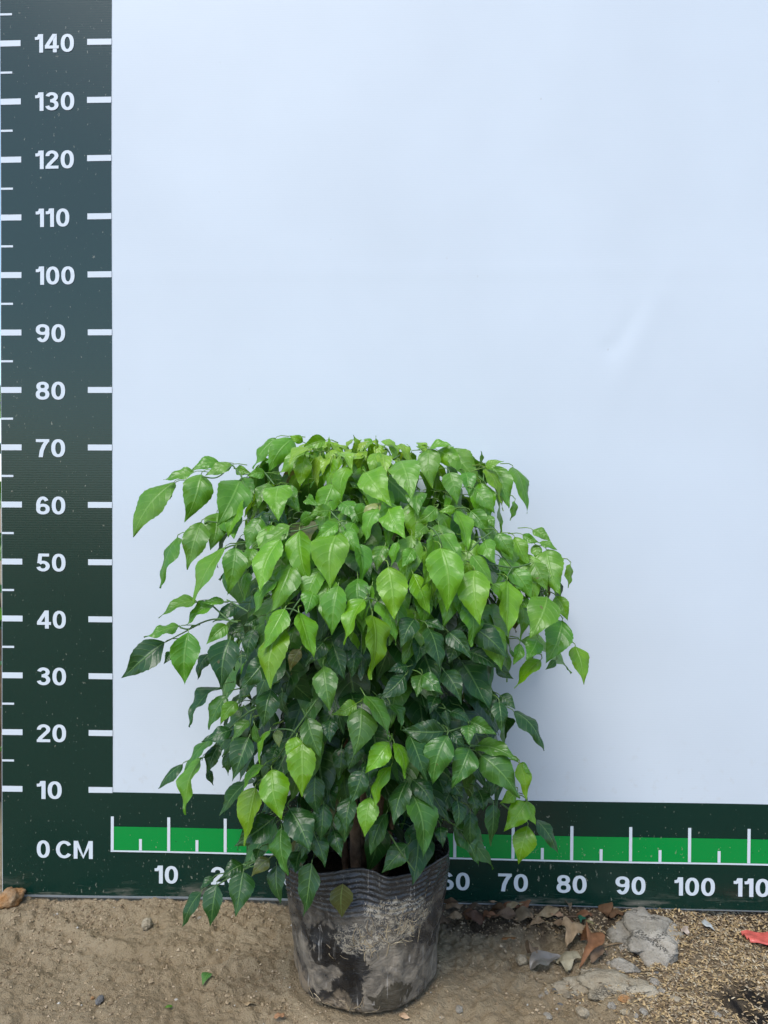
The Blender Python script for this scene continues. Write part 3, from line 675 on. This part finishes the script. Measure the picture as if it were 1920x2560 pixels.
# leaf stalks in view: pixel polylines of the crops
for (ox, oy), txt in {
    (280, 1060): "1150 1065 1095 1145 1045 1250|1055 1125 1100 1130 1140 1150|770 1210 640 1190 540 1215 440 1270 325 1330|720 1200 715 1215 718 1240|620 1115 680 1170 720 1200 760 1210|550 320 640 325 735 250|735 250 790 320 785 345|1030 700 1080 660 1145 648 1260 615|1330 530 1385 590 1425 640|640 790 720 745 810 730|925 290 960 330 990 370|830 1145 760 1105 700 1072|1545 990 1565 1060 1590 1170|1530 1072 1570 1062 1610 1075|565 605 590 595 640 600|415 1240 470 1250 540 1215",
    (860, 1060): "595 755 580 690 540 640 510 625|540 685 580 668 610 672|795 890 775 850 745 835|1140 850 1030 875 890 855 770 840|1025 875 995 930 995 955|1030 875 1020 890 1010 895|1170 970 1235 1035 1240 1055|900 660 830 710 770 770|855 270 850 350|300 215 340 190|960 800 990 830 1020 870|1190 990 1200 1060",
    (280, 1640): "1250 265 1170 380 1100 480 1030 590 960 690 890 790|1160 525 1110 460 1035 445 970 455|975 690 960 668 930 662|885 315 830 345 740 420 660 505 560 620|850 350 845 420 845 495|800 300 835 345|1160 320 1185 370|800 1270 850 1285 890 1265|640 1400 700 1360 790 1310 860 1280",
    (860, 1640): "625 465 700 440 740 425|625 465 590 420 540 385|630 470 625 490|770 550 790 552 840 607|770 550 830 545|275 505 285 530|280 1090 350 1200 430 1310|690 880 680 870 660 850|1110 890 1110 860|960 900 1010 940"}.items():
    for e in txt.split('|'):
        q = [float(x) * K for x in e.split()]; pts = []
        for i in range(0, len(q), 2):
            p = at(ox + q[i], oy + q[i + 1], PC.y - .1); p = at(ox + q[i], oy + q[i + 1], min(-.02, front(p.x, p.z) + .004)); pts.append(p)
        stem('leaf_stalk', pts, .0012, .0009, M_stalk, 5)

# withered leaf that lies against the bag
def single_leaf(name, B, T, Nn, W, col, mat, label, cat, group=None, bow=.1, seed=1, nu=16, nv=6, teeth=1.0):
    o0 = (B + T) / 2; vs, fs, uv, cl = [], [], [], []
    _lg(vs, fs, uv, cl, B - o0, T - o0, Nn, W, col, random.Random(seed), bow=bow, nu=nu, nv=nv, stalk=False, teeth=teeth)
    o = mesh_obj(name, vs, fs, mat, None, True, uv, cl); o.location = o0
    return tag(o, label, cat, group)
KB = 600 / 1659
single_leaf('withered_leaf', at(600 + 710 * KB, 2060 + 410 * KB, -.312), at(600 + 706 * KB, 2060 + 645 * KB, -.309), V((0, -1, .15)), .031, (.085, .10, .03), M_leaf,
            'withered olive leaf hanging against the front of the black grow bag', 'leaf', bow=.03, seed=4)

# shrub behind the board's left edge
RB = random.Random(5); sh0 = V((-.42, .42, GZ)); shrub = empty('garden_shrub', sh0)
tag(shrub, 'leafy green garden shrub growing behind the ruler edge of the board', 'shrub')
vs, fs, uv, cl = [], [], [], []
for i in range(420):
    d = V((RB.gauss(0, 1), RB.gauss(0, 1), RB.gauss(0, 1))).normalized() * RB.uniform(.5, 1) ** .5
    B = V((d.x * .27, d.y * .25, .52 + d.z * .5)); o_ = V((d.x, d.y, .2)).normalized()
    T = B + (o_ * .7 + V((RB.uniform(-.4, .4), RB.uniform(-.4, .4), RB.uniform(-.9, .1)))).normalized() * RB.uniform(.05, .09)
    _lg(vs, fs, uv, cl, B, T, o_ + V((0, 0, .6)), (T - B).length * .55, vary(TONE[RB.choice('mmdl')], RB), RB, nu=8, nv=4, stalk=False)
tag(mesh_obj('crown', vs, fs, M_leaf, shrub, True, uv, cl), kind='stuff')
for i in range(5):
    a = i * 1.256; vs, fs = [], []
    tube(vs, fs, curve_pts([V((cos(a) * .02, sin(a) * .02, -.02)), V((cos(a) * .06, sin(a) * .06, .3)), V((cos(a) * .16, sin(a) * .15, .75))]), .008, .003, 6)
    mesh_obj('stem', vs, fs, M_bark, shrub)
# ---------------------------------------------------------------- things lying on the ground
def rock(name, px, py, w_, h_, mat, seed, label, group=None, flat=.6, sink=.35, cat='stone'):
    p = at_z(px, py, GZ); rx = w_ / 2; ry = h_ / 2
    bm = bmesh.new(); bmesh.ops.create_icosphere(bm, subdivisions=4 if w_ > .03 else 3 if w_ > .012 else 2, radius=1)
    for v in bm.verts:
        d = v.co.copy(); k_ = 1 + (.55 if w_ > .06 else .28) * noise.noise(d * 1.6 + V((seed, 0, 0))) + .14 * noise.noise(d * 3.5 + V((0, seed, 0)))
        if w_ > .03: k_ += .09 * noise.fractal(d * 7 + V((0, 0, seed)), 1, 2, 3)
        k_ -= .10 * abs(noise.noise(d * 2.3 + V((seed * 2, 1, 1))))
        v.co = V((d.x * rx, d.y * ry, d.z * min(rx, ry) * flat)) * k_
    me = bpy.data.meshes.new(name); bm.to_mesh(me); bm.free()
    me.polygons.foreach_set('use_smooth', [w_ > .03] * len(me.polygons)); me.materials.append(mat)
    o = bpy.data.objects.new(name, me); C.objects.link(o)
    hh = min(rx, ry) * flat
    o.location = (p.x, p.y, gz(p.x, p.y) + hh * (1 - 2 * sink)); o.rotation_euler.z = seed * 1.3
    return tag(o, label, cat, group)
KG = 820 / 1659
def g7(x, y): return 1100 + x * KG, 1960 + y * KG
def gx(x, y): return g7(x, y)
rock('stone', 22, 2262, .052, .04, M_ochre, 3.3, 'rough ochre and orange stone at the board corner below 0 CM', None, .8, .25)
big = rock('concrete_lump', *g7(1045, 760), .095, .15, M_conc, 5.1, 'large cracked grey concrete lump half buried in the rice husks', None, .30, .47)
big.rotation_euler.z = -.25
rock('concrete_lump', *g7(925, 925), .045, .03, M_conc, 2.2, 'small broken grey concrete piece at the foot of the large lump', None, .5)
lm = rock('limestone_slab', *g7(880, 1020), .125, .062, M_lime, 8.8, 'flat crumbling cream limestone slab sunk in the soil in front of the dry leaves', None, .30, .485); lm.rotation_euler.z = -.12
rock('limestone_slab', *g7(690, 1010), .09, .045, M_lime, 4.9, 'low whitish crumbled limestone patch beside the curled brown leaf', None, .28, .50).rotation_euler.z = .2
for i, (x, y, s, m) in enumerate(((1095, 955, .017, M_grey), (1200, 955, .012, M_pale), (1085, 1015, .019, M_pale), (1120, 1050, .014, M_pale), (940, 1175, .017, M_lime), (1030, 1180, .015, M_pale), (990, 1195, .011, M_pale), (930, 1110, .02, M_ochre), (545, 1195, .016, M_pale), (510, 1050, .010, M_pale), (545, 1040, .012, M_pale), (1395, 1190, .016, M_pale), (720, 1150, .026, M_lime), (870, 1130, .018, M_pale), (1190, 1100, .018, M_lime), (610, 1090, .011, M_grey), (575, 1030, .010, M_grey), (960, 945, .013, M_pale))):
    kd = {M_grey: 'grey', M_lime: 'cream', M_ochre: 'orange brown', M_pale: 'whitish'}[m]
    rock('pebble', *g7(x, y), s * .9, s * .68, m, 1.7 * i + .3, 'small %s pebble lying among the rice husks and crumbled limestone' % kd, kd + ' pebbles among the rice husks', .6, .36)
rock('pebble', *g7(412, 900), .021, .017, M_lime, 6.6, 'cream rounded pebble lying beside a small curled dry leaf', None, .8, .2)
KL = 600 / 1659
rock('pebble', 688 * KL, 1960 + 1530 * KL, .019, .011, M_grey, 3.7, 'smooth blue grey pebble lying on the bare sand', None, .6, .3)
rock('pebble', 640 * KL, 1960 + 1497 * KL, .006, .006, M_ochre, 2.7, 'tiny yellow pebble beside the blue grey pebble on bare sand', None, .8, .2)
rock('pebble', 375 * KL, 1960 + 915 * KL, .006, .005, M_pale, 9.7, 'tiny white pebble on the sand below the 0 CM mark', None, .8, .2)
rock('pebble', 1380 * KL, 1960 + 930 * KL, .010, .008, M_pale, 1.1, 'pale pebble under the lowest drooping leaves', None, .8, .2)
rock('pebble', *g7(95, 1155), .013, .01, M_pale, 5.9, 'lone whitish pebble on the sand beside the grow bag', None, .7, .2)
rock('clod', 1015 * KL, 1960 + 1010 * KL, .016, .022, M_lime, 7.2, 'small jagged pale clod with twig standing on the sand', None, 1.1, .15, 'clod')
# dry leaves
def litter(name, pts, col, label, cat, group=None, curl=.35, W=.5, lift=.004, seed=1, mat=None, tip=0):
    (bx, by), (tx, ty) = pts
    B = at_z(bx, by, GZ); T = at_z(tx, ty, GZ); L = (T - B).length
    B.z = gz(B.x, B.y) + lift; T.z = gz(T.x, T.y) + lift + tip
    rnd = random.Random(seed); a = rnd.uniform(-.6, .6)
    o = single_leaf(name, B, T, V((sin(a), -.25, 1)), L * W, vary(col, rnd, .2), mat or M_tint, label, cat, group, curl, seed, 16, 8, 1.0)
    if mat is not M_leaf:
        for v in o.data.vertices:
            n_ = V((seed, 0, 0)) + v.co / L * 3.2
            v.co += V((noise.noise(n_) * .5, noise.noise(n_ + V((9, 0, 0))) * .5, noise.noise(n_ + V((0, 9, 0))) * 1.1)) * L * .13
    return o
BROWN, TAN, GREY = (.15, .078, .038), (.29, .20, .115), (.15, .105, .065)
def dl(col):
    k_ = {BROWN: 'reddish brown', TAN: 'pale tan', GREY: 'dull grey brown'}.get(col, 'dark brown')
    return 'dry %s leaf lying in the litter under the board edge' % k_, k_ + ' dry leaves under the board'
for i, (x0, y0, x1, y1, col) in enumerate(((30, 640, 130, 612, TAN), (140, 640, 230, 615, GREY), (250, 650, 360, 690, BROWN), (300, 630, 420, 650, BROWN), (380, 700, 480, 650, GREY), (455, 610, 400, 670, BROWN), (620, 615, 660, 670, GREY), (690, 690, 780, 690, BROWN), (600, 720, 700, 740, BROWN), (110, 670, 240, 690, BROWN), (250, 610, 320, 640, BROWN), (830, 620, 850, 700, BROWN), (860, 700, 945, 660, BROWN), (770, 880, 830, 840, GREY), (700, 780, 780, 830, BROWN), (760, 920, 850, 860, GREY))):
    litter('dry_leaf', (g7(x0, y0), g7(x1, y1)), col, dl(col)[0] if i < 13 else 'dark shrivelled leaf lying beside the curled brown leaf', 'leaf', dl(col)[1] if i < 13 else 'dark shrivelled leaves', R.uniform(.1, .3), .5, .006, 20 + i)
for i in range(16):
    x0, y0 = R.uniform(20, 760), R.uniform(600, 715); a = R.uniform(-.5, .5); l = R.uniform(70, 130) * R.choice((-1, 1))
    litter('dry_leaf', (g7(x0, y0), g7(x0 + l * cos(a), y0 + l * sin(a) * .4)), cc := R.choice((BROWN, GREY, BROWN, TAN, (.10, .055, .035))), dl(cc)[0], 'leaf', dl(cc)[1], R.uniform(.08, .3), R.uniform(.4, .65), R.uniform(.004, .02), 80 + i)
litter('dry_leaf', (g7(605, 665), g7(465, 705)), TAN, 'long pale tan leaf lying in front of the litter under the board', 'leaf', None, .12, .38, .012, 51)
litter('dry_leaf', (g7(570, 730), g7(705, 750)), TAN, 'pale cream leaf strip lying across the sand edge', 'leaf', None, .1, .25, .008, 52)
litter('dry_leaf', (g7(690, 770), g7(640, 860)), TAN, 'crumpled tan leaf leaning over the orange brown curled leaf', 'leaf', None, .3, .6, .018, 53)
litter('dry_leaf', (g7(715, 810), g7(705, 945)), (.25, .115, .05), 'orange brown curled dry leaf standing up beside pale triangular fragment', 'leaf', None, .45, .45, .010, 54, None, 0)
litter('leaf_fragment', (g7(632, 880), g7(640, 965)), (.29, .23, .15), 'pale triangular leaf fragment standing among the grey film', 'leaf', None, .1, .9, .012, 55)
litter('dry_leaf', (g7(440, 860), g7(475, 930)), GREY, 'small curled grey brown leaf beside the cream pebble', 'leaf', None, .45, .6, .008, 56)
litter('dry_leaf', (g7(310, 790), g7(405, 772)), (.26, .11, .04), 'thin rust brown leaf edge on the sand', 'leaf', None, .12, .22, .003, 57)
litter('film_scrap', (g7(455, 945), g7(620, 900)), (.19, .175, .145), 'crumpled grey plastic film scrap beside the triangular fragment', 'plastic scrap', None, .14, .5, .006, 58, M_film)
litter('dry_leaf', (g7(1230, 735), g7(1262, 780)), (.32, .29, .24), 'pale grey leaf sliver on the rice husks', 'leaf', None, .1, .5, .006, 59)
litter('film_scrap', (g7(1320, 705), g7(1392, 735)), (.38, .38, .37), 'crinkled white grey scrap lying on the rice husks', 'scrap', None, .12, .45, .006, 60, M_film)
litter('green_leaf_bit', (g7(722, 705), g7(712, 740)), (.02, .11, .06), 'dark green leaf bit among the dry litter', 'leaf', None, .1, .6, .012, 61)
litter('dry_leaf', (g7(725, 738), g7(785, 755)), (.22, .22, .10), 'pale olive leaf beside the dark green leaf bit', 'leaf', None, .1, .35, .010, 62)
litter('fallen_leaf', ((1448 * KL, 1960 + 1325 * KL), (1398 * KL, 1960 + 1390 * KL)), (.06, .19, .03), 'small folded bright green leaf fallen on the bare sand', 'leaf', None, .15, .75, .006, 63, M_leaf)
litter('fallen_leaf', ((1195 * KL, 1960 + 1555 * KL), (1135 * KL, 1960 + 1580 * KL)), (.10, .24, .03), 'tiny oval green leaf lying flat on the sand', 'leaf', None, .05, .45, .003, 64, M_leaf)
litter('dry_leaf', ((600 + 230 * KB, 2060 + 1370 * KB), (600 + 330 * KB, 2060 + 1345 * KB)), (.34, .20, .10), 'curled orange tan leaf on the sand in front of the bag', 'leaf', None, .2, .5, .005, 65)
litter('dry_leaf', ((600 + 30 * KB, 2060 + 1300 * KB), (600 + 110 * KB, 2060 + 1260 * KB)), (.33, .22, .12), 'tan torn leaf on the sand left of the bag foot', 'leaf', None, .15, .6, .004, 66)
litter('dry_leaf', ((600 + 1105 * KB, 2060 + 1335 * KB), (600 + 1175 * KB, 2060 + 1375 * KB)), (.34, .25, .15), 'pale tan leaf lying in front of the bag foot', 'leaf', None, .2, .5, .005, 67)
# red plastic strip
def strip(name, pts, wid, thick_col, mat, label, cat):
    vs, fs = [], []; P = [V(p) for p in pts]; o0 = P[0].copy(); n_ = 7
    for q, p in enumerate(P):
        d = (P[min(q + 1, len(P) - 1)] - P[max(q - 1, 0)]).normalized(); s_ = V((-d.y, d.x, 0))
        for i in range(n_):
            u = i / (n_ - 1) - .5
            vs.append(p - o0 + s_ * (u * wid * (1 if q else .8)) + V((0, 0, .0035 * sin(u * 14 + q * .4) + .002)))
    for q in range(len(P) - 1):
        for i in range(n_ - 1): fs.append((q * n_ + i, q * n_ + i + 1, (q + 1) * n_ + i + 1, (q + 1) * n_ + i))
    o = mesh_obj(name, vs, fs, mat, None, True, None, [thick_col] * len(vs)); o.location = o0
    md = o.modifiers.new('film', 'SOLIDIFY'); md.thickness = .0006
    return tag(o, label, cat)
pr = [at_z(*g7(x, y), GZ) for x, y in ((1545, 790), (1580, 786), (1625, 784), (1665, 782), (1720, 780), (1790, 782))]
for p in pr: p.z = gz(p.x, p.y) + .007
strip('plastic_strip', pr, .030, (.56, .11, .085), M_film, 'folded coral red plastic strip lying on the rice husks', 'plastic strip')
# twigs
def twig(pts, r, label, mat=M_tint, col=(.22, .15, .08)):
    P = [at_z(*g7(x, y), GZ) for x, y in pts]
    for p in P: p.z = gz(p.x, p.y) + r + .004
    o0 = P[0].copy(); vs, fs = [], []
    tube(vs, fs, [p - o0 for p in curve_pts(P, 5)], r, r * .5, 5)
    o = mesh_obj('twig', vs, fs, mat, None, True, None, [col] * len(vs)); o.location = o0
    tag(o, label, 'twig')
twig(((780, 838), (870, 828), (960, 800), (1010, 770), (1020, 720)), .0014, 'thin bent dry twig reaching over the large concrete lump')
twig(((1260, 800), (1300, 770), (1340, 740)), .0011, 'short straight twig on the rice husks near the white scrap')
twig(((600, 690), (700, 692), (780, 694)), .0016, 'straight dark twig lying in the litter under the board', M_tint, (.12, .08, .05))

# rice husks: uncountable
hv, hf, hc = [], [], []
HP = [(-1, 0, 0), (-.45, .5, .25), (.35, .5, .3), (1, 0, .05), (.35, -.5, .3), (-.45, -.5, .25), (0, 0, .62)]
HFc = [(0, 5, 6), (5, 4, 6), (4, 3, 6), (3, 2, 6), (2, 1, 6), (1, 0, 6)]
cnt = 0; RH = random.Random(3)
while cnt < 12500:
    x, y = RH.uniform(.70, 1.22), RH.uniform(-.31, .035)
    e = x + (.07 if y < -.19 else 0) + .15 * noise.noise(V((x * 9, y * 9, 4))) + .05 * noise.noise(V((x * 30, y * 30, 4)))
    dens = min(1, max(.0, (e - .80) / .10)) * (.35 + .65 * min(1, max(0, .75 + 1.1 * noise.noise(V((x * 12, y * 12, 8))))))
    if x < .80: dens *= .5
    dk = sqrt((x - 1.02) ** 2 + (y + .225) ** 2)
    if dk < .06: dens *= .2
    if RH.random() > dens: continue
    l, wd = RH.uniform(.0028, .0042), RH.uniform(.0017, .0026)
    a = RH.uniform(0, 6.283); ti = RH.uniform(-.5, .5); k_ = len(hv); z = gz(x, y) + RH.uniform(.0003, .0025)
    f = RH.uniform(.5, 1.2); col = RH.choice(((.46, .33, .16), (.52, .38, .20), (.36, .25, .13), (.48, .40, .27), (.24, .17, .10)))
    for X, Yy, Z in HP:
        lx, ly, lz = X * l, Yy * wd, Z * wd + X * l * ti
        hv.append((x + lx * cos(a) - ly * sin(a), y + lx * sin(a) + ly * cos(a), z + lz)); hc.append(tuple(c * f for c in col))
    hf += [tuple(k_ + i for i in t) for t in HFc]; cnt += 1
tag(mesh_obj('rice_husks', hv, hf, M_husk, None, False, None, hc), 'loose golden rice husks scattered over the soil by the board', 'husks', None, 'stuff')
# grit and crumbs of soil
hv, hf, hc = [], [], []; OC = [(1, 0, 0), (0, 1, 0), (-1, 0, 0), (0, -1, 0), (0, 0, 1), (0, 0, -1)]
OF = [(0, 1, 4), (1, 2, 4), (2, 3, 4), (3, 0, 4), (1, 0, 5), (2, 1, 5), (3, 2, 5), (0, 3, 5)]
for i in range(15000):
    x, y = RH.uniform(-.26, 1.2), RH.uniform(-.31, .05)
    if RH.random() > .35 + .9 * noise.noise(V((x * 7, y * 7, 2))) + (.6 if y > -.08 else 0): continue
    s = RH.uniform(.0008, .0026) * (1.7 if RH.random() < .08 else 1); k_ = len(hv)
    col = RH.choice(((.30, .225, .13), (.24, .175, .10), (.40, .31, .20), (.35, .265, .16), (.19, .135, .075)))
    if RH.random() < .008: col = (.45, .42, .36)
    a = RH.uniform(0, 6.28)
    for X, Yy, Z in OC:
        q = s * RH.uniform(.6, 1.3); hv.append((x + (X * cos(a) - Yy * sin(a)) * q, y + (X * sin(a) + Yy * cos(a)) * q, gz(x, y) + s * .3 + Z * q * .8)); hc.append(col)
    hf += [tuple(k_ + j for j in t) for t in OF]
tag(mesh_obj('soil_crumbs', hv, hf, M_husk, None, False, None, hc), 'fine sandy crumbs and grit strewn over the ground', 'grit', None, 'stuff')
print('LEAVES', nleaf)
